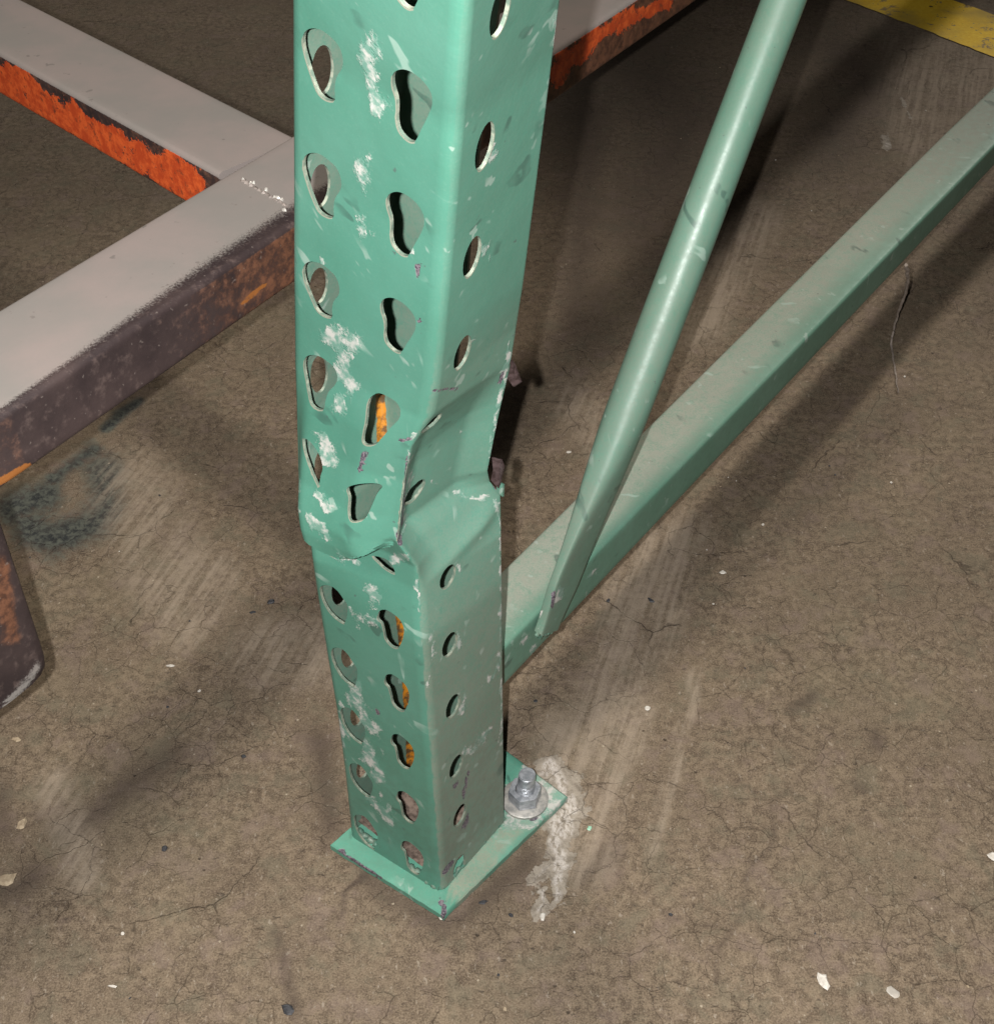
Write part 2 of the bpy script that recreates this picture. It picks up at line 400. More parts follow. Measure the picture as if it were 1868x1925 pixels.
SCUFF_LIT = [([(1290, 1010), (1150, 1400), (1110, 1560)], 62), ([(1240, 1050), (1080, 1400), (1050, 1500)], 66), ([(1225, 1340), (1140, 1560)], 14), ([(1310, 1270), (1225, 1600)], 16), ([(1070, 1400), (1090, 1600)], 95), ([(1240, 1010), (1085, 1420)], 55), ([(350, 1140), (250, 930)], 110),  # last stroke paints the lit floor patch left of the post
         ([(1740, 150), (1860, 140), (1860, 220)], 110), ([(1720, 230), (1760, 300)], 75), ([(1320, 620), (1420, 420)], 60), ([(760, 1200), (500, 1230)], 90),  # first two strokes paint the lamp-lit floor near the yellow line
         ([(330, 1150), (400, 1090)], 70), ([(1085, 1430), (1180, 1090)], 45), ([(100, 1480), (160, 1640)], 50), ([(1180, 900), (1080, 760)], 60)]
xs = axis(-20, 20, -.62, .80, .0045); ys = axis(-12, 28, .24, 1.32, .0045)
V = [(x, y, 0) for y in ys for x in xs]; nx = len(xs)
Fc = [(j * nx + i, j * nx + i + 1, (j + 1) * nx + i + 1, (j + 1) * nx + i) for j in range(len(ys) - 1) for i in range(nx - 1)]
A = []
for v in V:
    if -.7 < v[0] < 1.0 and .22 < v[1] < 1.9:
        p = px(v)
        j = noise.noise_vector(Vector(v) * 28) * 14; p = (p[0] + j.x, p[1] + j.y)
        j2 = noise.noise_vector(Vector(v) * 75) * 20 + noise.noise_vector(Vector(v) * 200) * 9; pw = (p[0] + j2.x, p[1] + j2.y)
        A.append((blob(pw, WHITE), blob(p, STAIN), min(1, .62 * blob(p, DARK) + .55 * blob(p, CRK)), .8 * min(1, 1.5 * blob(p, SCUFF_LIT))))
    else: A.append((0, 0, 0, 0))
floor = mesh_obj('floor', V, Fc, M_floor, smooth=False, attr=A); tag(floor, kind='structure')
# painted line on the floor
ln0, ln1 = at((1590, 0)), at((1868, 108)); ld = (ln1 - ln0).normalized(); lnrm = Vector((-ld.y, ld.x, 0))
if lnrm.y < 0: lnrm = -lnrm
V = []; Fc = []; N = 260
for i in range(N + 1):
    c = ln0 + ld * (-1.2 + 3.0 * i / N)
    e0 = .004 * noise.noise(c * 22) + .003 * noise.noise(c * 90); e1 = .004 * noise.noise(c * 20 + Vector((5, 5, 5)))
    for k in range(5):
        q = c + lnrm * (e0 + (.118 + e1 - e0) * k / 4); V.append((q.x, q.y, .0012))
for i in range(N):
    for k in range(4): Fc.append((i * 5 + k, (i + 1) * 5 + k, (i + 1) * 5 + k + 1, i * 5 + k + 1))
tag(mesh_obj('floor_marking', V, Fc, M_line, smooth=False), kind='structure')

# ------------------------------------------------------------------ damaged upright
UP = thing('rack_upright', 'dented green pallet rack upright with teardrop holes, bolted to the concrete floor', 'rack upright', tuple(sw(.032, .036, 0)))

ZV = [(-.31, .006), (0, .022), (1, .074), (2, .126), (3, .178), (4, .230), (5, .270), (6, .308), (7, .366), (8, .418), (9, .47), (10, .523), (11, .576), (12, .629)]
def edge(tab):
    return [(z, at(p, z)) for z, p in tab]
EL = edge([(.006, (655, 1570)), (.022, (652, 1538)), (.074, (642, 1447)), (.126, (628, 1343)), (.178, (608, 1228)), (.230, (588, 1108)), (.255, (579, 1050)), (.270, (573, 1003)),
           (.285, (562, 950)), (.308, (556, 862)), (.330, (552, 790)), (.366, (546, 680)), (.418, (543, 515)), (.470, (542, 315)), (.523, (540, 85)), (.576, (538, -175))])
EF = edge([(.006, (830, 1680)), (.022, (827, 1646)), (.074, (820, 1550)), (.126, (813, 1445)), (.178, (803, 1332)), (.230, (793, 1212)), (.262, (788, 1110)), (.277, (784, 1068)), (.286, (768, 1046)),
           (.294, (748, 1020)), (.308, (752, 975)), (.330, (760, 905)), (.352, (771, 845)), (.362, (786, 818)), (.372, (803, 790)), (.390, (813, 738)), (.418, (822, 650)), (.470, (838, 460)), (.523, (856, 238)), (.576, (875, -12))])
ER = edge([(.006, (948, 1545)), (.022, (948, 1513)), (.074, (947, 1415)), (.126, (946, 1314)), (.178, (945, 1208)), (.230, (944, 1095)), (.262, (943, 1005)), (.282, (942, 928)), (.292, (922, 905)),
           (.302, (918, 885)), (.335, (938, 785)), (.366, (960, 690)), (.390, (972, 612)), (.418, (985, 530)), (.470, (1010, 340)), (.523, (1040, 105)), (.576, (1072, -150))])
for T in (EL, EF, ER):         # above the picture the post runs on straight
    a, b = T[-1][1], T[-2][1]; dd = (a - b) / (.576 - .523)
    T.append((.66, a + dd * .084 + Vector((0, 0, 0)))); T.append((1.35, T[-1][1] + Vector((.0, .02, .69))))
WF, DP, LP = 73.0, 64.0, 50.0        # face, side and lip, millimetres
UT0, UT1 = -DP - LP, WF + DP + 17.0
VF = None
def vf(u):   # the fold line across the face
    return lerp_tab(VF, u) if VF else -50
def poly(U, v, nobulge=False):
    z = lerp_tab(ZV, v)
    L = lerp_tab(EL, z); Fp = lerp_tab(EF, z); R = lerp_tab(ER, z); Z = Vector((0, 0, 0))
    fw = (Fp - L); dv = (R - Fp); n_out = -(D)
    if 4.6 < v < 7.2:
        Lb = L + lerp_tab([(4.6, .0), (5.2, 1.), (7.2, .0)], v) * Vector((0, 0, 0)) + D * .062
    else: Lb = L + D * .062
    if U < 0:
        t = -U / DP
        if t <= 1: P = L.lerp(Lb, t)
        else: P = Lb + (R - Lb).normalized() * (t - 1) * DP * .001
    elif U <= WF:
        u = U / WF; P = L.lerp(Fp, u)
        f = vf(u); h = v - f; side = sstep(0, .22, u) * sstep(1.0, .66, u)
        if VF is None: b = 0
        elif h > 0: b = .0135 * sstep(0, .05, h) * (1 - sstep(.15, 2.2, h)) 
        else: b = -.003 * sstep(-1.0, -.05, h)
        # a dent beside the left fold
        P = P + n_out * b * side
        if VF and -.3 < h < 0: P = P + Vector((0, 0, -.002 * (1 + h / .3) * side))
    else:
        t = (U - WF) / DP
        if t <= 1:
            P = Fp.lerp(R, t)
            m = min(1, math.sin(math.pi * min(1, max(0, t))) * 1.5)
            vlo = 4.78 + .45 * t; vup = 5.62 + .12 * t; vto = 7.15 - .1 * t; vm = 6.45 + .2 * t
            c = lerp_tab([(0, 0), (vlo, 0), (vup, -.0085), (vm, -.0065), (vto, 0), (20, 0)], max(0.01, v))
            c += .0020 * math.exp(-((v - vlo) / .14) ** 2) * t
            P = P + (-WV) * c * m
        else: P = R + (Lb - R).normalized() * (t - 1) * DP * .001
    return Vector((P.x, P.y, P.z))
def surf(U, v):
    r = 5.0
    if U > 40: r = lerp_tab([(4.6, 5.0), (5.1, 1.6), (6.7, 1.6), (7.2, 5.0)], min(7.2, max(4.6, v)))
    if U < UT0 + r or U > UT1 - r: r = .4
    if U > WF + DP / 2: r = min(r, 1.0)
    near = min(abs(U), abs(U - WF), abs(U - WF - DP), abs(U + DP))
    if near > r: return poly(U, v)
    s = Vector((0, 0, 0)); n = 5
    for k in range(n): s += poly(U + r * (2 * k / (n - 1) - 1), v)
    return s / n
# inverse: picture -> sheet, by search over a table
def make_inv(u0, u1, v0, v1, du, dv):
    tb = []
    v = v0
    while v < v1:
        U = u0
        while U < u1:
            tb.append((U, v, px(surf(U, v)))); U += du
        v += dv
    return tb
TF0 = make_inv(1, 72, 3.8, 7, 1.5, .04)
def flatuv(l): 
    return [min(TF0, key=lambda e: (e[2][0] - p[0]) ** 2 + (e[2][1] - p[1]) ** 2)[:2] for p in l]
VF = [(U / WF, v) for U, v in flatuv([(573, 972), (604, 992), (640, 1018), (668, 1028), (700, 1029), (722, 1027), (741, 1014), (753, 978)])]
VF = sorted(VF); VF = [(-.3, VF[0][1] + .1)] + [p for i, p in enumerate(VF) if i == 0 or p[0] > VF[i - 1][0] + .01] + [(1.3, VF[-1][1] + .15)]
def below(l): return [(max(4.0, min(68, U)), min(v, vf(U / WF) - .035)) for U, v in flatuv(l)]
TF = make_inv(2, 71, -.2, 11.4, 2.0, .06); TS = make_inv(74, 135, -.4, 11.4, 2.0, .06)
def inv(p, tb):
    U, v, q = min(tb, key=lambda e: (e[2][0] - p[0]) ** 2 + (e[2][1] - p[1]) ** 2)
    for _ in range(3):
        q = px(surf(U, v)); a = px(surf(U + .5, v)); b = px(surf(U, v + .01))
        ax, ay = (a[0] - q[0]) / .5, (a[1] - q[1]) / .5; bx, by = (b[0] - q[0]) / .01, (b[1] - q[1]) / .01
        det = ax * by - ay * bx
        if abs(det) < 1e-6: break
        ex, ey = p[0] - q[0], p[1] - q[1]
        dU = (ex * by - ey * bx) / det; dV = (ax * ey - ay * ex) / det
        U += max(-2, min(2, dU)); v += max(-.06, min(.06, dV))
    return U, v
PIT = 52.0
def smooth_loop(pts, n):
    out = []; m = len(pts)
    for i in range(m):
        p0, p1, p2, p3 = (pts[(i + k - 1) % m] for k in range(4))
        for j in range(n):
            t = j / n
            out.append(tuple(.5 * (2 * p1[c] + (p2[c] - p0[c]) * t + (2 * p0[c] - 5 * p1[c] + 4 * p2[c] - p3[c]) * t * t + (3 * p1[c] - p0[c] - 3 * p2[c] + p3[c]) * t ** 3) for c in (0, 1)))
    return out
def c1(l): return [(520 + x / 3.2086, y / 3.2086) for x, y in l]
def c2(l): return [(520 + x / 3.702, 560 + y / 3.702) for x, y in l]
def c3(l): return [(560 + x / 2.533, 980 + y / 2.533) for x, y in l]
TL = [inv(p, TF) for p in c1([(170, 200), (205, 163), (265, 165), (325, 205), (378, 262), (402, 335), (398, 395), (365, 450), (355, 520), (355, 582), (310, 582), (262, 545), (230, 470), (200, 380), (172, 280)])]
TR = [inv(p, TF) for p in c1([(676, 470), (690, 425), (740, 408), (800, 430), (860, 480), (905, 550), (910, 620), (885, 685), (850, 755), (822, 815), (800, 836), (762, 822), (718, 770), (702, 700), (704, 640), (700, 575), (684, 525)])]
def centre(l): return (sum(p[0] for p in l) / len(l), sum(p[1] for p in l) / len(l))
def rel(l):
    c = centre(l); return [((p[0] - c[0]), (p[1] - c[1]) * PIT) for p in l]
TL, TR = rel(TL), rel(TR)
TL2 = rel([inv(p, TF) for p in c3([(107, 305), (125, 293), (160, 297), (192, 322), (215, 355), (236, 385), (236, 425), (222, 470), (198, 462), (160, 430), (130, 385), (112, 340)])])
TR2 = rel([inv(p, TF) for p in c3([(374, 445), (385, 418), (415, 415), (450, 435), (482, 465), (499, 505), (495, 545), (482, 580), (468, 598), (438, 588), (413, 558), (404, 520), (393, 480), (378, 465)])])
holes = []
for k, p in {0: (688, 1560), 1: (679, 1465), 2: (664, 1362), 3: (648, 1251), 4: (628, 1130), 7: (601, 715), 8: (606, 545), 9: (608, 347), 10: (609, 118)}.items():
    U, v = inv(p, TF); sc = [1, .97, .97, .98, 1][k] if k < 5 else 1.03
    holes.append([(U + a * sc, v + b * sc / PIT) for a, b in (TL2 if k < 5 else TL)])
for k, p in {0: (774, 1610), 1: (765, 1517), 2: (756, 1412), 3: (745, 1301), 4: (733, 1180), 8: (744, 612), 9: (757, 420), 10: (769, 195)}.items():
    U, v = inv(p, TF); sc = [1, .97, .97, .98, 1][k] if k < 5 else 1.03
    holes.append([(U + a * sc, v + b * sc / PIT) for a, b in (TR2 if k < 5 else TR)])
for k in (11, 12, 13):
    for c, T in ((17.0, TL), (51.5, TR)): holes.append([(c + a, k + b / PIT) for a, b in T])
for l in ([(490, 1325), (545, 1300), (620, 1290), (700, 1292), (735, 1312), (700, 1360), (660, 1450), (615, 1535), (570, 1555), (515, 1550), (500, 1480), (505, 1390)],
          [(598, 985), (618, 880), (632, 760), (655, 690), (710, 662), (780, 690), (840, 735), (862, 800), (845, 850), (790, 905), (740, 965), (700, 1010), (655, 1025), (612, 1018)],
          [(182, 990), (212, 985), (262, 1035), (300, 1100), (320, 1180), (305, 1240), (292, 1310), (255, 1235), (218, 1140)]):
    holes.append([inv(p, TF) for p in c2(l)])
holes.append(below([(571, 978), (582, 985), (597, 1006), (618, 1030), (632, 1048), (616, 1048), (598, 1034), (582, 1008)]))
holes.append(below([(690, 1050), (705, 1050), (722, 1060), (738, 1072), (736, 1082), (718, 1076), (704, 1066)]))
for k in range(-1, 14):            # side slots
    p = {0: (863, 1630), 1: (864, 1533), 2: (857, 1441), 3: (851, 1328), 4: (845, 1212), 5: (841, 1084), 8: (869, 663), 9: (887, 483), 10: (911, 275), 11: (940, 20)}.get(k)
    def slot(U, v, hw=5.9, hh=10.5): return [(U + hw * math.cos(a) + 1.0 * math.sin(a), v + (hh * math.sin(a)) / PIT) for a in [2 * math.pi * j / 12 for j in range(12)]]
    if p:
        U, v = inv(p, TS); holes.append(slot(U, v, hh=8.2 if k < 6 else 9.5))
        if k < 11: holes.append(slot(-17, k - .3))
    elif k > 11:
        holes.append(slot(WF + 17, k - .2)); 
    if k in (6, 7) or k > 10: holes.append(slot(-17, k - .3))
holes.append([inv(p, TS) for p in c2([(1003, 938), (1050, 880), (1100, 828), (1152, 803), (1125, 850), (1065, 905)])])
holes.append([inv(p, TS) for p in c2([(888, 1432), (900, 1385), (940, 1318), (995, 1270), (1032, 1268), (1012, 1330), (960, 1402), (912, 1432)])])
# small tears at the crushed corner
holes.append([(WF - .2, 5.62), (WF + .9, 5.9), (WF + 1.2, 6.4), (WF + .3, 6.62), (WF - .5, 6.2), (WF - .6, 5.8)])
HL = []
for h in holes:
    HL.append([(a, b * PIT) for a, b in smooth_loop(h, 3)])
VT = 13.6 * PIT; VB = -.31 * PIT
us = []
U = UT0
while U < UT1 + .01:
    us.append(U)
    near = min(abs(U), abs(U - WF), abs(U - WF - DP), abs(U + DP))
    U += 1.0 if near < 6.5 else 2.6
us[-1] = UT1
vs = []; v = VB
while v < VT:
    vs.append(v); v += 1.7 if 4.3 * PIT < v < 7.6 * PIT else (5.0 if v < 11.5 * PIT else 12)
vs.append(VT)
def inside(p, poly_):
    c = False; n = len(poly_); j = n - 1
    for i in range(n):
        xi, yi = poly_[i]; xj, yj = poly_[j]
        if (yi > p[1]) != (yj > p[1]) and p[0] < (xj - xi) * (p[1] - yi) / (yj - yi) + xi: c = not c
        j = i
    return c
BB = [(min(p[0] for p in h) - 1, max(p[0] for p in h) + 1, min(p[1] for p in h) - 1, max(p[1] for p in h) + 1) for h in HL]
pts = []
for iv, v in enumerate(vs):
    for iu, U in enumerate(us):
        ok = True
        for h, bb in zip(HL, BB):
            if bb[0] < U < bb[1] and bb[2] < v < bb[3]:
                if inside((U, v), h) or min((U - a) ** 2 + (v - b) ** 2 for a, b in h) < 3.2: ok = False; break
        if ok:
            bd = iv in (0, len(vs) - 1) or iu in (0, len(us) - 1)
            jx = 0 if bd else random.uniform(-.04, .04); pts.append((U + jx, v + (0 if bd else random.uniform(-.04, .04))))
def ring_of(h, d):
    c = (sum(a for a, b in h) / len(h), sum(b for a, b in h) / len(h)); n = len(h); out = []
    ar = sum(h[i][0] * h[(i + 1) % n][1] - h[(i + 1) % n][0] * h[i][1] for i in range(n)); sg = 1 if ar > 0 else -1
    for i in range(n):
        ax, ay = h[(i + 1) % n][0] - h[i - 1][0], h[(i + 1) % n][1] - h[i - 1][1]; L = math.hypot(ax, ay) or 1
        q = (h[i][0] + sg * ay / L * d, h[i][1] - sg * ax / L * d)
        if min((q[0] - a) ** 2 + (q[1] - b) ** 2 for a, b in h) > (d * .8) ** 2: out.append((q, (sg * ay / L, -sg * ax / L)))
    return out
EDGE = {}
def ekey(a, b): return (round(a, 2), round(b, 2))
edges = []
for h in HL:
    for q, nn in ring_of(h, 1.1): pts.append(q)
    n = len(h)
    ar = sum(h[i][0] * h[(i + 1) % n][1] - h[(i + 1) % n][0] * h[i][1] for i in range(n)); sg = 1 if ar > 0 else -1
    for i in range(n):
        ax, ay = h[(i + 1) % n][0] - h[i - 1][0], h[(i + 1) % n][1] - h[i - 1][1]; L = math.hypot(ax, ay) or 1
        nu, nv = sg * ay / L, -sg * ax / L
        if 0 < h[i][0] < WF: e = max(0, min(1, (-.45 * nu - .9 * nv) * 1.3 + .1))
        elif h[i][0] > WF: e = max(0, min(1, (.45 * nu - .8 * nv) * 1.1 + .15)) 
        else: e = .2
        EDGE[ekey(*h[i])] = e
for h in HL:
    b0 = len(pts); pts += h; n = len(h)
    edges += [(b0 + i, b0 + (i + 1) % n) for i in range(n)]
res = delaunay_2d_cdt([Vector(p) for p in pts], edges, [], 0, 1e-4)
vv, ff = res[0], res[2]
tri = []
for f in ff:
    cx = sum(vv[i].x for i in f) / len(f); cy = sum(vv[i].y for i in f) / len(f); bad = False
    for h, bb in zip(HL, BB):
        if bb[0] < cx < bb[1] and bb[2] < cy < bb[3] and inside((cx, cy), h): bad = True; break
    if not bad: tri.append(tuple(f))
P3 = [surf(p.x, p.y / PIT) for p in vv]
EL_ = [EDGE.get(ekey(p.x, p.y), 0.0) for p in vv]
SMEAR_GLINT = [([(697, 75), (692, 130), (690, 160)], 27), ([(700, 175), (710, 210)], 20), ([(681, 295), (684, 335)], 26), ([(672, 415), (686, 440)], 17), ([(625, 630), (660, 640), (650, 690), (660, 720)], 30),
         ([(640, 750), (635, 775)], 26), ([(600, 815), (618, 870)], 24), ([(600, 930), (622, 960)], 15), ([(585, 970), (612, 1015)], 14), ([(640, 1040), (665, 1065)], 14), ([(770, 470), (776, 470)], 12), ([(606, 490), (610, 480)], 10),
         ([(690, 1105), (700, 1125)], 22), ([(665, 1155), (700, 1170)], 20), ([(665, 1290), (680, 1340), (700, 1370)], 26), ([(690, 1410), (718, 1460)], 20), ([(700, 1500), (730, 1545)], 14), ([(640, 1330), (650, 1400)], 10),
         ([(770, 845), (768, 900), (756, 1000)], 8), ([(775, 822), (740, 838)], 6), ([(735, 1048), (765, 1050)], 9), ([(782, 1090), (792, 1160)], 5),  # stroke on the fold ridge paints its shiny highlight
         ([(640, 1520), (655, 1560)], 10), ([(930, 275), (925, 300)], 9), ([(905, 455), (915, 480)], 8), ([(960, 640), (940, 760), (922, 880)], 6), ([(940, 940), (943, 1100), (944, 1400)], 6), ([(812, 1200), (808, 1290)], 5),
         ([(870, 815), (872, 805)], 7), ([(880, 1420), (920, 1370)], 8), ([(850, 1360), (880, 1300), (930, 1270)], 5), ([(850, 930), (940, 940)], 7), ([(620, 1290), (640, 1440)], 6), ([(1052, 20), (1040, 120)], 5), ([(862, 1060), (866, 1072)], 8), ([(862, 1192), (864, 1212)], 8), ([(874, 1305), (878, 1318)], 7), ([(876, 1418), (880, 1400)], 6), ([(888, 640), (886, 655)], 7), ([(938, 25), (934, 45)], 10), ([(812, 905), (816, 912)], 8), ([(560, 900), (560, 960)], 8)]
BARE = [([(688, 850), (678, 885)], 9), ([(784, 505), (784, 520)], 6), ([(745, 830), (775, 824)], 5), ([(765, 860), (755, 990)], 3.6), ([(748, 1003), (752, 1022)], 9), ([(945, 700), (940, 720)], 5), ([(922, 880), (932, 915)], 9), ([(815, 735), (860, 730)], 4),
        ([(709, 1335), (711, 1340)], 7), ([(870, 1500), (880, 1450)], 5), ([(872, 1555), (880, 1535)], 8), ([(855, 1480), (860, 1475)], 5), ([(835, 1640), (850, 1620)], 8), ([(655, 1100), (690, 1080)], 0.1), ([(760, 1005), (770, 990)], .1), ([(790, 590), (786, 605)], 4),
        ([(648, 1560), (650, 1540)], 6)]
A = []
for p, q in zip(vv, P3):
    U, v = p.x, p.y / PIT; c = px(q); r = g = b = a = 0; jj = noise.noise_vector(q * 130) * 13 + noise.noise_vector(q * 420) * 6; cj = (c[0] + jj.x, c[1] + jj.y)
    if -2 < U < WF + DP + 1 and v < 12:
        r = min(1, blob(cj, SMEAR_GLINT) * 1.0) * (.72 + .5 * noise.noise(q * 90)); g = blob(c, BARE)
    if U > WF: 
        t = (U - WF) / DP; b = lerp_tab([(-1, .82), (1, .78), (3.5, .62), (4.6, .40), (5.4, .30), (6.2, .22), (8, .12), (14, .10)], v)
        if 6.9 < v < 8.0: b += .2 * (1 - abs(v - 7.4) / .6)
    elif U > 0: b = lerp_tab([(-1, .12), (2, .06), (5, .02), (14, .01)], v)
    else: b = .5
    if -DP - 9 < U < -DP + 12:
        if -.3 < v < 2.9 or 5.2 < v < 6.3: a = .62 * sstep(-DP + 9, -DP + 5, U) * sstep(-DP - 6, -DP - 2, U)
    if b > 1: b = 1
    A.append((r, g, max(0, b), a))
def finish_sheet(name, P3, tri, A, thick, mats, parent):
    # orientation: outer side should face away from the section's middle
    me = bpy.data.meshes.new(name); me.from_pydata([tuple(p) for p in P3], [], tri)
    n = (P3[tri[0][1]] - P3[tri[0][0]]).cross(P3[tri[0][2]] - P3[tri[0][0]])
    for m in mats: me.materials.append(m)
    ca = me.color_attributes.new('wear_shading', 'FLOAT_COLOR', 'POINT'); flat = []
    for x in A: flat += list(x)
    ca.data.foreach_set('color', flat)
    ea = me.attributes.new('edge', 'FLOAT', 'POINT'); ea.data.foreach_set('value', EL_)
    me.polygons.foreach_set('use_smooth', [True] * len(me.polygons)); me.update()
    # a front-face polygon must look toward -D
    for pl in me.polygons:
        c = pl.center
        if pl.index % 97 == 0 and abs(pl.normal.z) < .3 and abs(pl.normal.dot(D)) > .9 and (c - F0).dot(D) < .01 and c.z < .2:
            if pl.normal.dot(D) > 0: me.flip_normals()
            break
    o = bpy.data.objects.new(name, me); COL.objects.link(o)
    md = o.modifiers.new('thickness', 'SOLIDIFY'); md.thickness = thick; md.offset = -1; md.material_offset_rim = 1; md.use_even_offset = False
    dg = bpy.context.evaluated_depsgraph_get(); me2 = bpy.data.meshes.new_from_object(o.evaluated_get(dg)); o.modifiers.clear()
    o.data = me2; me2.name = name
    me2.set_sharp_from_angle(angle=math.radians(38))
    if parent: o.parent = parent; o.matrix_parent_inverse = parent.matrix_world.inverted()
    return o
post = finish_sheet('column', P3, tri, A, .0013, [M_green, M_rim], UP)

# torn scraps at the back edge of the crushed side
def scrap(outline, z0, off, mat=M_rust):
    base = [at(p, z) + D * off for p, z in outline]; n = len(base)
    back = [b + Vector((.0008, .0012, -.0008)) for b in base]
    V = base + back; Fc = [tuple(range(n)), tuple(reversed(range(n, 2 * n)))] + [(i, n + i, n + (i + 1) % n, (i + 1) % n) for i in range(n)]
    return mesh_obj('torn_flap', V, Fc, mat, UP, smooth=False, attr=[(0, 0, .2, 0)] * len(V))
scrap([((957, 678), .372), ((963, 688), .366), ((975, 720), .352), ((962, 729), .350), ((950, 712), .358)], 0, .001)
scrap([((922, 862), .312), ((938, 866), .310), ((943, 880), .306), ((934, 920), .288), ((920, 905), .296), ((924, 885), .303)], 0, .001)
scrap([((930, 905), .293), ((944, 912), .290), ((943, 935), .281), ((933, 925), .286)], 0, .0005, M_green)

# base plate
def plate():
    cs = [(-.0185, .0745), (-.0135, -.0125), (.1005, -.0235), (.109, .066)]
    zt = .0062; V = []; n = 0
    rings = []
    def ringpts(ins, z):
        out = []; c = (sum(a for a, b in cs) / 4, sum(b for a, b in cs) / 4)
        for i in range(4):
            a, b = cs[i], cs[(i + 1) % 4]
            for k in range(24):
                t = k / 24; s_, w_ = a[0] + (b[0] - a[0]) * t, a[1] + (b[1] - a[1]) * t
                L = math.hypot(s_ - c[0], w_ - c[1]); f = (L - ins) / L
                j = .0006 * noise.noise(Vector((s_ * 120, w_ * 120, 0)))
                out.append(sw(c[0] + (s_ - c[0]) * f + j, c[1] + (w_ - c[1]) * f + j, z))
        return out
    rs = [ringpts(0, .0006), ringpts(0, zt - .001), ringpts(.0012, zt), ringpts(.006, zt), ringpts(.014, zt), ringpts(.024, zt), ringpts(.036, zt)]
    V, Fc = loft(rs, True, True); A = []
    for v in V:
        p = px(v); s_ = (v - F0).dot(D); w_ = (v - F0).dot(WV)
        r = blob(p, [([(980, 1500), (1020, 1500), (1048, 1490)], 52), ([(1000, 1535), (960, 1545)], 28), ([(1000, 1450), (1030, 1470)], 30)]) * 1.1
        g = blob(p, [([(640, 1600), (720, 1655)], 5), ([(835, 1725), (830, 1700)], 10), ([(1010, 1530), (1000, 1550)], 5), ([(655, 1580), (668, 1590)], 7), ([(860, 1715), (850, 1722)], 7)])
        b = .75 if w_ < 0 and s_ > 0 else .12
        if w_ < -.016 or s_ > .06 and w_ < -.02: b = .25
        A.append((r, g, b, 0))
    return mesh_obj('base_plate', V, Fc, M_plate, UP, attr=A)
plate()
M_dirt = mat_simple('packed_brown_dirt', (.05, .034, .026), (.17, .125, .10), 220, .9, 0, .9)
V = []; Fc = []; N = 26
for i in range(N + 1):
    for j in range(N + 1):
        q = sw(.0022 + .062 * i / N, .0022 + .0685 * j / N); q.z = .0105 + .0022 * noise.noise(q * 60) + .0012 * noise.noise(q * 220) + .002 * max(abs(i / N - .5), abs(j / N - .5)) ** 2; V.append(q)
for i in range(N):
    for j in range(N): Fc.append((i * (N + 1) + j, (i + 1) * (N + 1) + j, (i + 1) * (N + 1) + j + 1, i * (N + 1) + j + 1))
mesh_obj('packed_dirt', V, Fc, M_dirt, UP)
def tube_path(name, pts, rad, mat, parent, seg=10, jit=0., attr=None):
    secs = []
    for i, p in enumerate(pts):
        a = pts[max(0, i - 1)]; b = pts[min(len(pts) - 1, i + 1)]; t = (b - a).normalized()
        u = t.cross(Vector((0, 0, 1)))
        if u.length < .1: u = t.cross(Vector((0, 1, 0)))
        u.normalize(); w = t.cross(u); r = rad(i / (len(pts) - 1)) if callable(rad) else rad
        secs.append([p + (u * math.cos(2 * math.pi * k / seg) + w * math.sin(2 * math.pi * k / seg)) * r * (1 + jit * random.uniform(-1, 1)) for k in range(seg)])
    V, Fc = loft(secs); return mesh_obj(name, V, Fc, mat, parent, angle=60)
wl = [sw(-.0008 + .0006 * math.sin(k * 1.3), .072 * (1 - k / 60), .0068) for k in range(61)]
tube_path('weld_bead', wl, lambda t: .0021 + .0005 * math.sin(t * 95), M_weld, UP, 8, .12)
wl = [sw(.063 * k / 50, -.0008 + .0004 * math.sin(k * 1.1), .0066) for k in range(51)]
tube_path('weld_bead', wl, lambda t: .0014 + .0003 * math.sin(t * 80), M_weld, UP, 8, .12)

# anchor bolt
bc = at((986, 1500), .0085)
def disc(r0, r1, z0, z1, seg=40):
    secs = [[bc + Vector((r * math.cos(2 * math.pi * k / seg), r * math.sin(2 * math.pi * k / seg), z - bc.z)) for k in range(seg)] for r, z in
            ((r1, z0), (r1, z1 - .0004), (r1 - .0005, z1), (r0 + .0005, z1), (r0, z1 - .0004), (r0, z0))]
    V, Fc = loft(secs, True, False); return V, Fc
V, Fc = disc(.0055, .0152, .0063, .0086)
bolt = bpy.data.objects.new('anchor_bolt', None); COL.objects.link(bolt); bolt.location = bc; bolt.empty_display_size = .01
bolt.parent = UP; bpy.context.view_layer.update(); bolt.matrix_parent_inverse = UP.matrix_world.inverted(); bpy.context.view_layer.update()
mesh_obj('washer', V, Fc, M_washer, bolt)
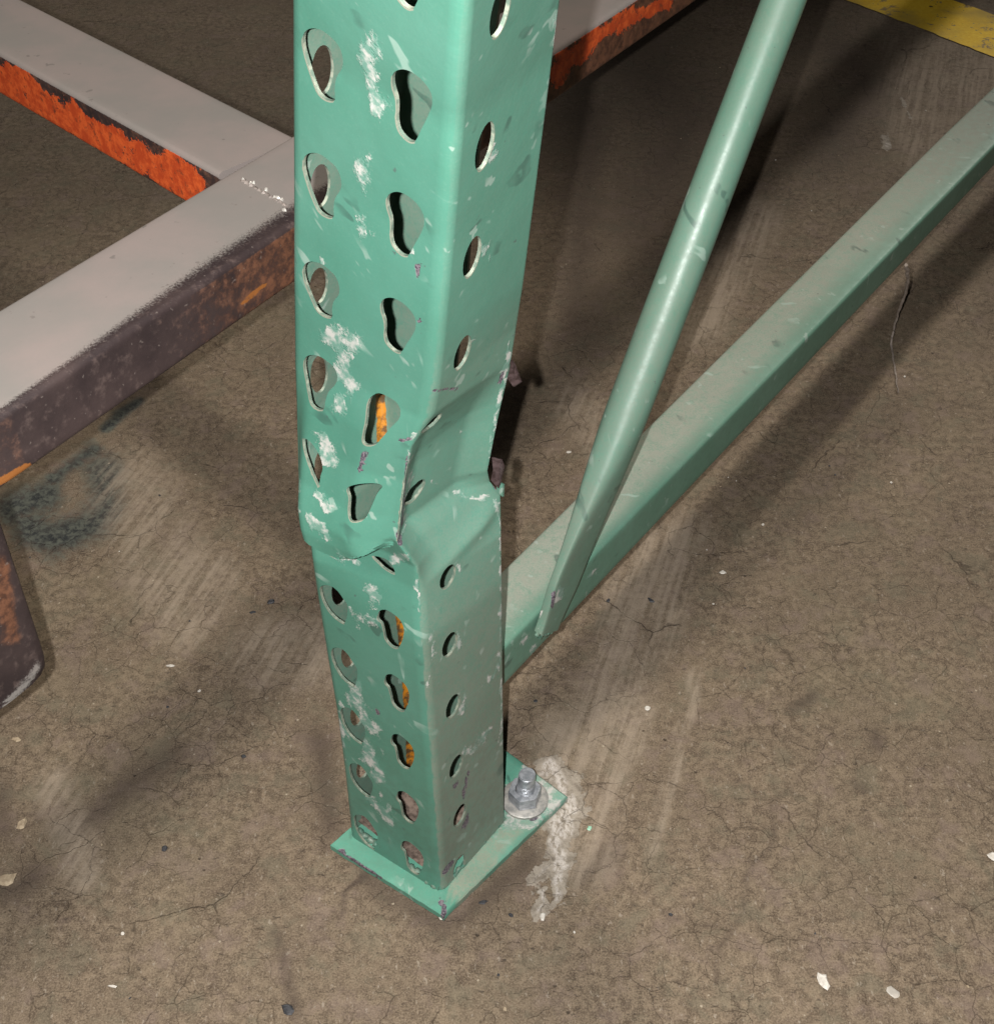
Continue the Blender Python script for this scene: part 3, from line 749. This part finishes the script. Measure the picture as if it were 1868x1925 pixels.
# nut: hexagon with chamfered top and a round crown
def hexr(a, R): 
    a = (a + math.pi / 6) % (math.pi / 3) - math.pi / 6
    return R * math.cos(math.pi / 6) / math.cos(a)
secs = []
seg = 72
for z, R, mixc in ((.0088, .0106, 0), (.0160, .0108, 0), (.0175, .0108, .35), (.0184, .0106, .9), (.0186, .0085, 1), (.0186, .0062, 1), (.0165, .0058, 1)):
    L = []
    for k in range(seg):
        a = 2 * math.pi * k / seg; rh = hexr(a + .35, R); rc = R * .93
        r = min(rh, rc + (1 - mixc) * .002) if mixc < 1 else R
        L.append(bc + Vector((r * math.cos(a), r * math.sin(a), z - bc.z)))
    secs.append(L)
V, Fc = loft(secs, True, False); mesh_obj('nut', V, Fc, M_zinc, bolt, angle=22)
secs = []; z = .010; zt = .0345
nz = 64
for i in range(nz + 1):
    zz = z + (zt - z) * i / nz; L = []
    for k in range(36):
        a = 2 * math.pi * k / 36
        ph = (zz / .00175 - k / 36) % 1; rr = .0058 - .0007 * abs(2 * ph - 1) * 1.3
        if zz > zt - .009: rr = .0054 if zz < zt - .001 else .0050
        tilt = (zz - z) * .05
        L.append(bc + Vector((rr * math.cos(a) + tilt, rr * math.sin(a), zz - bc.z)))
    secs.append(L)
V, Fc = loft(secs); mesh_obj('threaded_stud', V, Fc, M_zinc, bolt, angle=30)

# horizontal brace: channel closed upward, dusty top
BI = .016; BW = .034; BHt = .0350
def brace():
    n = 130; pa = at((950, 1215), .139); pb = at((1868, 274), .150); ab = pb - pa
    un = Vector((-ab.y, ab.x, 0)).normalized()
    loop = rrect(BW / 2, BHt / 2, .0022, 3, 7)
    secs = []; A = []
    for i in range(n + 1):
        t = -.024 + 1.55 * i / n; c0 = pa + ab * t; s = (c0 - F0).dot(D)
        wd_ = .0376 + .0085 * min(1, max(0, t)); hd_ = .0350 - .0060 * min(1, max(0, t))
        L = []
        for a, b in loop:
            q = c0 + un * (a / BW + .5) * wd_ + Vector((0, 0, (b / BHt - .5) * hd_)); L.append(q)
            d_ = 0
            if b > BHt / 2 - .0016:      # top: dust thinner toward the near edge
                e = (a + BW / 2) / BW
                clean = lerp_tab([(.0, .5), (.15, .35), (.22, .30), (.35, .42), (.55, .62), (.8, .34), (1.2, .25)], s)
                d_ = min(1, .18 + sstep(0, clean + .12, e) * .95); d_ = .92 * d_ + .1 * noise.noise(q * 18)
            elif a < 0: d_ = lerp_tab([(.0, .16), (.3, .10), (.8, .2)], s)
            p = px(q)
            r = blob(p, [([(985, 1200), (988, 1225)], 5), ([(1000, 1215), (1000, 1230)], 3), ([(1100, 1085), (1130, 1065)], 5)]) if s < .5 else 0
            A.append((r, 0, d_, 0))
        secs.append(L)
    V, Fc = loft(secs); return mesh_obj('horizontal_brace', V, Fc, M_brace, UP, attr=A, angle=60)
brace()

# diagonal brace: round tube flattened at its foot
def inpl(p, w):
    A0 = F0 + WV * w; n = D.cross(Vector((0, 0, 1))); r = ray(p); C0 = Vector((0, 0, CH))
    t = (A0 - C0).dot(n) / r.dot(n); return C0 + r * t
def diag():
    foot = inpl((1021, 1185), BI - .003); top = inpl((1471, 0), BI - .001)
    ax = top - foot; L = ax.length; ax.normalize(); nrm = ax.cross(WV).normalized()
    if nrm.z > 0: nrm = -nrm                                     # points down, toward the brace's far end
    secs = []; A = []; n = 120; seg = 40; Lt = L * 1.7
    for i in range(n + 1):
        t = (i / n) ** 1.5; l = Lt * t
        k = sstep(.035, .150, l)             # 0 flat, 1 round
        a = .0112 + .0048 * sstep(0, .035, l) + (.0126 - .0160) * k - .0011 * sstep(.15, .42, l); b = .0032 + (.0126 - .0032) * k - .0011 * sstep(.15, .42, l)
        tw = (1 - k)
        c = foot + ax * l + WV * (-.0005 - .0 * k) - WV * (.0095 * k) * 0 + nrm * (.003 * tw)
        ring = []
        for j in range(seg):
            q = 2 * math.pi * j / seg; e = 1 - .72 * tw ** .7
            cx = math.copysign(abs(math.cos(q)) ** e, math.cos(q)); sy = math.copysign(abs(math.sin(q)) ** e, math.sin(q))
            pt = c + nrm * a * cx + WV * b * sy; ring.append(pt)
            nz = (nrm * cx + WV * sy)
            dz = .42 if nz.z > .2 else .18
            if l < .1: dz += .12
            p = px(pt); r = blob(p, [([(1018, 1150), (1012, 1180)], 4), ([(1052, 1105), (1046, 1130)], 5), ([(1385, 200), (1395, 160)], 4), ([(1365, 265), (1362, 270)], 3)]) if l < .3 else 0
            g = blob(p, [([(1041, 1115), (1038, 1140)], 6), ([(1008, 1200), (1030, 1205)], 5)]) if l < .1 else 0
            A.append((r, g, dz * (.8 + .4 * noise.noise(pt * 15)), 0))
        secs.append(ring)
    V, Fc = loft(secs); o = mesh_obj('diagonal_brace', V, Fc, M_tube, UP, attr=A, angle=70)
    wp = [foot + ax * (.0015 * math.sin(k)) + nrm * (-.010 + .020 * k / 16) - ax * .002 - WV * .001 for k in range(17)]
    tube_path('weld_bead', wp, lambda t: .0012 + .0003 * math.sin(t * 25), M_weld, UP, 8, .15)
    wp = [foot + ax * (l * .0028) + nrm * (.0110 + .005 * sstep(0, 12, l)) + WV * .0022 for l in range(0, 26)]
    tube_path('weld_bead', wp, lambda t: .0014 + .0003 * math.sin(t * 60), M_weld, UP, 8, .15)
diag()

# ------------------------------------------------------------------ rusty frame behind
ZB, ZT = .3065, .3430
FR = thing('steel_frame', 'rusty steel frame of dust covered beams with flaking orange paint, standing behind the green post', 'steel frame', tuple(sw(.1, .21, 0)))
def beam(name, c0, c1, wid, ht, n, fn, r=.0035, mat=M_frame):
    ax = (c1 - c0); L = ax.length; ax.normalize(); side = Vector((-ax.y, ax.x, 0))
    loop = rrect(wid / 2, ht / 2, r, 4, 14); secs = []; A = []
    for i in range(n + 1):
        c = c0 + ax * L * i / n; ring = []
        for a, b in loop:
            q = c + side * a + Vector((0, 0, b)); ring.append(q)
            A.append(fn(q, px(q), a / wid + .5, b / ht + .5, b > ht / 2 - r * .7))
        secs.append(ring)
    V, Fc = loft(secs); return mesh_obj(name, V, Fc, mat, FR, attr=A, angle=70)
def fB(q, p, e, h, top):
    s = (q - F0).dot(D); g = b = a = r = 0
    if top:
        cut = lerp_tab([(-.3, .03), (-.08, .05), (-.02, .13), (.05, .24), (.09, .27), (.14, .30), (.3, .1)], s)
        r = sstep(cut * .15, cut * 1.15 + .08, e) if s < .25 else .75
        if .30 < s: g = .55 * sstep(.25, .0, e)
        r = r * .78 + .20
    elif e < .2:
        b = .62 * sstep(-.06, .14, s) + .25 * sstep(.12, .17, s) if s < .3 else .75
        if s < -.075: b = .3
        a = blob(p, [([(455, 570), (500, 532)], 7), ([(0, 905), (50, 878)], 13), ([(430, 620), (540, 548)], 6)])
        if s > .3: g = 1.25 * blob(p, [([(1090, 95), (1130, 60), (1185, 30)], 26), ([(1250, 5), (1215, 22)], 18), ([(1085, 115), (1095, 105)], 14), ([(1060, 100), (1050, 140)], 26), ([(1090, 45), (1165, 0)], 9), ([(1155, 30), (1190, 28)], 10)]) * 1.0
    return (r, min(1, g), b, a)
BO = at((0, 915), ZB); BU = (at((1300, 4), ZB) - BO).normalized(); BN = Vector((-BU.y, BU.x, 0))
def bw(s_, n_, z): q = BO + BU * s_ + BN * n_; return Vector((q.x, q.y, z))
beam('side_beam', bw(-.34, .0315, (ZB + ZT) / 2), bw(2.8, .0315, (ZB + ZT) / 2), .068, ZT - ZB, 620, fB)
def fA(q, p, e, h, top):
    w = (q - F0).dot(WV); g = b = a = r = 0
    if top:
        r = .97
        if e < .5: pass
        ed = min(e, 1 - e)
    else:
        near = (q - F0).dot(D)
        g = .90 * sstep(-.05, .14, h) * sstep(.97, .62, h + .25 * noise.noise(Vector((w * 22, 0, 0)))) if h < .95 else 0
        g *= 1 - .9 * sstep(.285, .268, w)
        g = min(1, g + .2 * noise.noise(Vector((w * 30, h * 3, 2))) * sstep(0, .2, h)) if g > .1 else g
        b = .35
    return (r, max(0, g), b, a)
pn0, pn1 = at((0, 97), ZT), at((400, 318), ZT); pf0, pf1 = at((95, 0), ZT), at((525, 238), ZT)
da = (pn0 - pn1).normalized(); c1_ = (pn1 + pf1) / 2
sa = Vector((-da.y, da.x, 0)); wA = abs((pf1 - pn1).dot(sa))
mid = pn1 + sa * (pf1 - pn1).dot(sa) / 2
cstart = mid - da * ((mid - BO).dot(BN) - .0658) / da.dot(BN)
cstart.z = (ZB + ZT) / 2 - .0004
beam('cross_beam', cstart, cstart + da * .9, wA, ZT - ZB - .0012, 220, fA)
# bracket plate hanging from the side beam at the left edge of the view
def bracket():
    n_ = D.cross(Vector((0, 0, 1)))
    def onB(p):
        n2_ = BU.cross(Vector((0, 0, 1))); r = ray(p); C0 = Vector((0, 0, CH)); t = (BO - C0).dot(n2_) / r.dot(n2_); q = C0 + r * t
        return ((q - BO).dot(BU), q.z)
    prof = [onB(p) for p in ((52, 1130), (78, 1208), (86, 1236), (87, 1252), (80, 1268), (64, 1286), (30, 1314), (0, 1336))]
    k_ = (ZB - .0005 - prof[0][1]) / (prof[0][1] - prof[1][1]); prof.insert(0, (prof[0][0] + (prof[0][0] - prof[1][0]) * k_, ZB - .0005))
    e0, e1 = prof[-2], prof[-1]; prof.append((-.25, e1[1] + (e1[1] - e0[1]) / (e1[0] - e0[0]) * (-.25 - e1[0]) * .4)); prof.append((-.25, ZB - .0005))
    out = []
    for (a, b), (c, d_) in zip(prof, prof[1:]):
        m = max(1, int(math.hypot(c - a, d_ - b) / .004))
        out += [(a + (c - a) * k / m, b + (d_ - b) * k / m) for k in range(m)]
    out.append(prof[-1])
    wf = .0; n = len(out); V = []; A = []
    cen = (-.12, .25)
    for ins, w in ((0, wf + .028), (0, wf + .0012), (.0012, wf), (.006, wf), (.012, wf), (.02, wf), (.032, wf), (.05, wf)):
        for a, b in out:
            L = math.hypot(a - cen[0], b - cen[1]); f = max(.02, (L - ins) / L)
            q = bw(cen[0] + (a - cen[0]) * f, w, cen[1] + (b - cen[1]) * f); V.append(q); p = px(q)
            r = blob(p, [([(10, 1325), (45, 1290), (72, 1250)], 14)]) * .85
            A.append((r, 0, min(1, .55 * blob(p, [([(0, 1060), (20, 1200)], 30)]) * 1.6), blob(p, [([(2, 1010), (30, 1120)], 10)]) * .7))
    Fc = []
    for i in range(7):
        for j in range(n): k = (j + 1) % n; Fc.append((i * n + j, i * n + k, (i + 1) * n + k, (i + 1) * n + j))
    Fc.append(tuple(range(7 * n, 8 * n))); Fc.append(tuple(reversed(range(n))))
    return mesh_obj('bracket_plate', V, Fc, M_frame, FR, attr=A, angle=50)
bracket()
# legs outside the view that carry the frame
for c in (bw(-.31, .0315, 0), bw(2.7, .0315, 0), cstart + da * .85):
    V, Fc = loft([[Vector((c.x, c.y, z)) + D * a + WV * b for a, b in rrect(.022, .022, .003, 3, 1)] for z in (.0005, ZB - .0006)])
    mesh_obj('leg', V, Fc, M_frame, FR, attr=[(0, 0, .5, 0)] * len(V))
# weld spatter at the junction
wp = []
for k in range(30):
    q = at((455 + 85 * k / 29, 338 + 50 * k / 29), ZT); wp.append(q)
tube_path('weld_bead', [q + Vector((0, 0, -.0006)) for q in wp], lambda t: .0013 + .0007 * math.sin(t * 70), M_under, FR, 8, .25)
def pebble(name, c, sx, sy, sz, mat, parent=None, rot=None, n=9):
    V = []; rot = random.uniform(0, 6.28) if rot is None else rot
    secs = []
    rad = [1 + random.uniform(-.32, .25) for _ in range(n)]
    for hz, f in ((0, .9), (.45, 1.), (1, .72)):
        L = []
        for k in range(n):
            a = 2 * math.pi * k / n; x = sx * rad[k] * f * math.cos(a); y = sy * rad[k] * f * math.sin(a)
            L.append(Vector(c) + Vector((x * math.cos(rot) - y * math.sin(rot), x * math.sin(rot) + y * math.cos(rot), .0003 + sz * hz * (1 + random.uniform(-.15, .15)))))
        secs.append(L)
    V, Fc = loft(secs); return mesh_obj(name, V, Fc, mat, parent, smooth=False)
for p, s_ in (((457, 338), .0012), ((472, 346), .0017), ((478, 344), .0012), ((500, 358), .0017), ((520, 373), .0022), ((530, 377), .0017), ((534, 396), .0014)):
    c = at(p, ZT); c.z = ZT - .0006
    pebble('weld_spatter', c, s_, s_ * .6, .0016, M_bead, FR)

# ------------------------------------------------------------------ small litter
def litter(name, p, sx, sy, sz, mat, label, cat, group=None, rot=None):
    c = at(p, 0); o = pebble(name, (0, 0, 0), sx * .82, sy * .82, sz * .8, mat, None, rot); o.location = c
    tag(o, label, cat, group); return o
litter('paint_chip', (1547, 1845), .0040, .0064, .0016, M_chipw, 'largest white paint flake, alone on the concrete near the bottom right', 'paint chip', rot=.1)
litter('paint_chip', (1020, 1725), .0030, .0024, .0012, M_chipw, 'squarish white paint flake on the floor in front of the base plate', 'paint chip')
litter('paint_chip', (320, 1253), .0036, .0014, .0012, M_chipw, 'long thin white flake on the shaded floor left of the post', 'paint chip', rot=0)
litter('paint_chip', (1069, 851), .0034, .0016, .0012, M_chipw, 'white flake on the floor left of the diagonal tube', 'paint chip', rot=.1)
litter('paint_chip', (1358, 1077), .0032, .0032, .0014, M_chipw, 'round white flake on the floor right of the horizontal brace', 'paint chip')
litter('paint_chip', (1217, 1332), .0022, .0026, .0012, M_chipw, 'small white flake lying on the pale scuff marks', 'paint chip')
litter('paint_chip', (212, 1856), .0034, .0011, .0010, M_chipw, 'thin white sliver on the floor at the bottom left', 'paint chip', rot=-.2)
litter('paint_chip', (1108, 1558), .0020, .0024, .0010, M_chipg, 'pale green paint flake on the floor right of the base plate', 'paint chip')
litter('paint_chip', (829, 1727), .0018, .0018, .0012, M_chipw, 'cream crumb at the front corner of the base plate', 'paint chip')
litter('paint_chip', (1866, 1613), .0040, .0040, .0014, M_chipw, 'pale flake at the right edge of the picture', 'paint chip')
litter('rubber_crumb', (510, 1133), .0042, .0026, .0018, M_chipd, 'larger black rubber crumb left of the post on the concrete', 'crumb', rot=.4)
litter('rubber_crumb', (475, 1152), .0036, .0014, .0010, M_chipd, 'flat dark crumb just below the larger black crumb', 'crumb', rot=.2)
litter('rubber_crumb', (310, 1597), .0024, .0024, .0018, M_chipd, 'bluish black crumb alone on the floor at lower left', 'crumb')
litter('rubber_crumb', (540, 1899), .0038, .0050, .0020, M_chipd, 'dark stone crumb at the bottom edge of the picture', 'crumb', rot=.6)
litter('rubber_crumb', (960, 1722), .0016, .0018, .0012, M_chipd, 'tiny black crumb beside the squarish white flake', 'crumb')
litter('rubber_crumb', (1223, 1130), .0040, .0018, .0014, M_chipd, 'dark crumb at the edge of the shadow below the brace', 'crumb', rot=-.9)
litter('rubber_crumb', (1143, 1130), .0016, .0026, .0012, M_chipd, 'small dark speck under the horizontal brace', 'crumb')
litter('rubber_crumb', (1006, 1319), .0016, .0016, .0012, M_chipd, 'tiny dark speck right of the post and above the bolt', 'crumb')
litter('rubber_crumb', (458, 1423), .0022, .0016, .0014, M_chipd, 'tiny black crumb on the floor left of the lower post', 'crumb')
litter('stone_crumb', (908, 1697), .0036, .0020, .0012, M_chipd, 'dark grey flake right in front of the base plate edge', 'crumb', rot=.2)
litter('stone_crumb', (42, 1551), .0048, .0040, .0030, M_chipb, 'tan stone crumb near the left edge of the picture', 'crumb')
litter('stone_crumb', (15, 1655), .0070, .0060, .0030, M_chipb, 'broad tan crumb of concrete at the lower left edge', 'crumb')
litter('stone_crumb', (32, 1392), .0040, .0022, .0020, M_chipb, 'pale concrete crumb below the hanging bracket plate', 'crumb')
litter('stone_crumb', (1680, 1868), .0048, .0036, .0006, mat_simple('grey_smudge_flake', (.30, .28, .25), (.38, .35, .31)), 'flat grey flake at bottom right beside the largest white flake', 'crumb')
random.seed(21)
for k in range(64):
    p = (random.uniform(10, 1860), random.uniform(40, 1910))
    if 520 < p[0] < 1000 and p[1] < 1740: continue
    if p[1] < 980 - .2 * p[0] and p[0] < 560: continue
    s_ = random.uniform(.0006, .0014)
    m = random.choice([M_chipw, M_chipw, M_chipb, M_chipd])
    nm = {M_chipw: 'pale_grain', M_chipb: 'tan_grain', M_chipd: 'black_grain'}[m]
    lb = {M_chipw: 'tiny pale grain scattered on the concrete floor', M_chipb: 'tiny tan grain scattered on the concrete floor', M_chipd: 'tiny black grain scattered on the concrete floor'}[m]
    litter(nm, p, s_ * 1.3, s_, s_ * .8, m, lb, 'grain', lb.split(' scattered')[0].replace('tiny ', '') + 's on the floor')
# dusty strand hanging from the underside of the brace to the floor
sp = [((1703, 498), .118), ((1706, 530), .09), ((1695, 570), .055), ((1682, 610), .02), ((1676, 650), .002), ((1683, 700), .002), ((1688, 740), .002)]
P = [at(p, z) for p, z in sp]; pts = []
for i in range(len(P) - 1):
    a, b, c, d_ = P[max(0, i - 1)], P[i], P[i + 1], P[min(len(P) - 1, i + 2)]
    for j in range(8):
        t = j / 8; q = .5 * (2 * b + (c - a) * t + (2 * a - 5 * b + 4 * c - d_) * t * t + (3 * b - a - 3 * c + d_) * t ** 3)
        q += noise.noise_vector(q * 140) * .0014; q.z = max(q.z, .0012); pts.append(q)
o = tube_path('string', pts, lambda t: .0013 * (1 - .7 * t) + .0003, M_string, None, 6, .3)
tag(o, 'dusty frayed string dangling from the horizontal brace onto the floor', 'string')
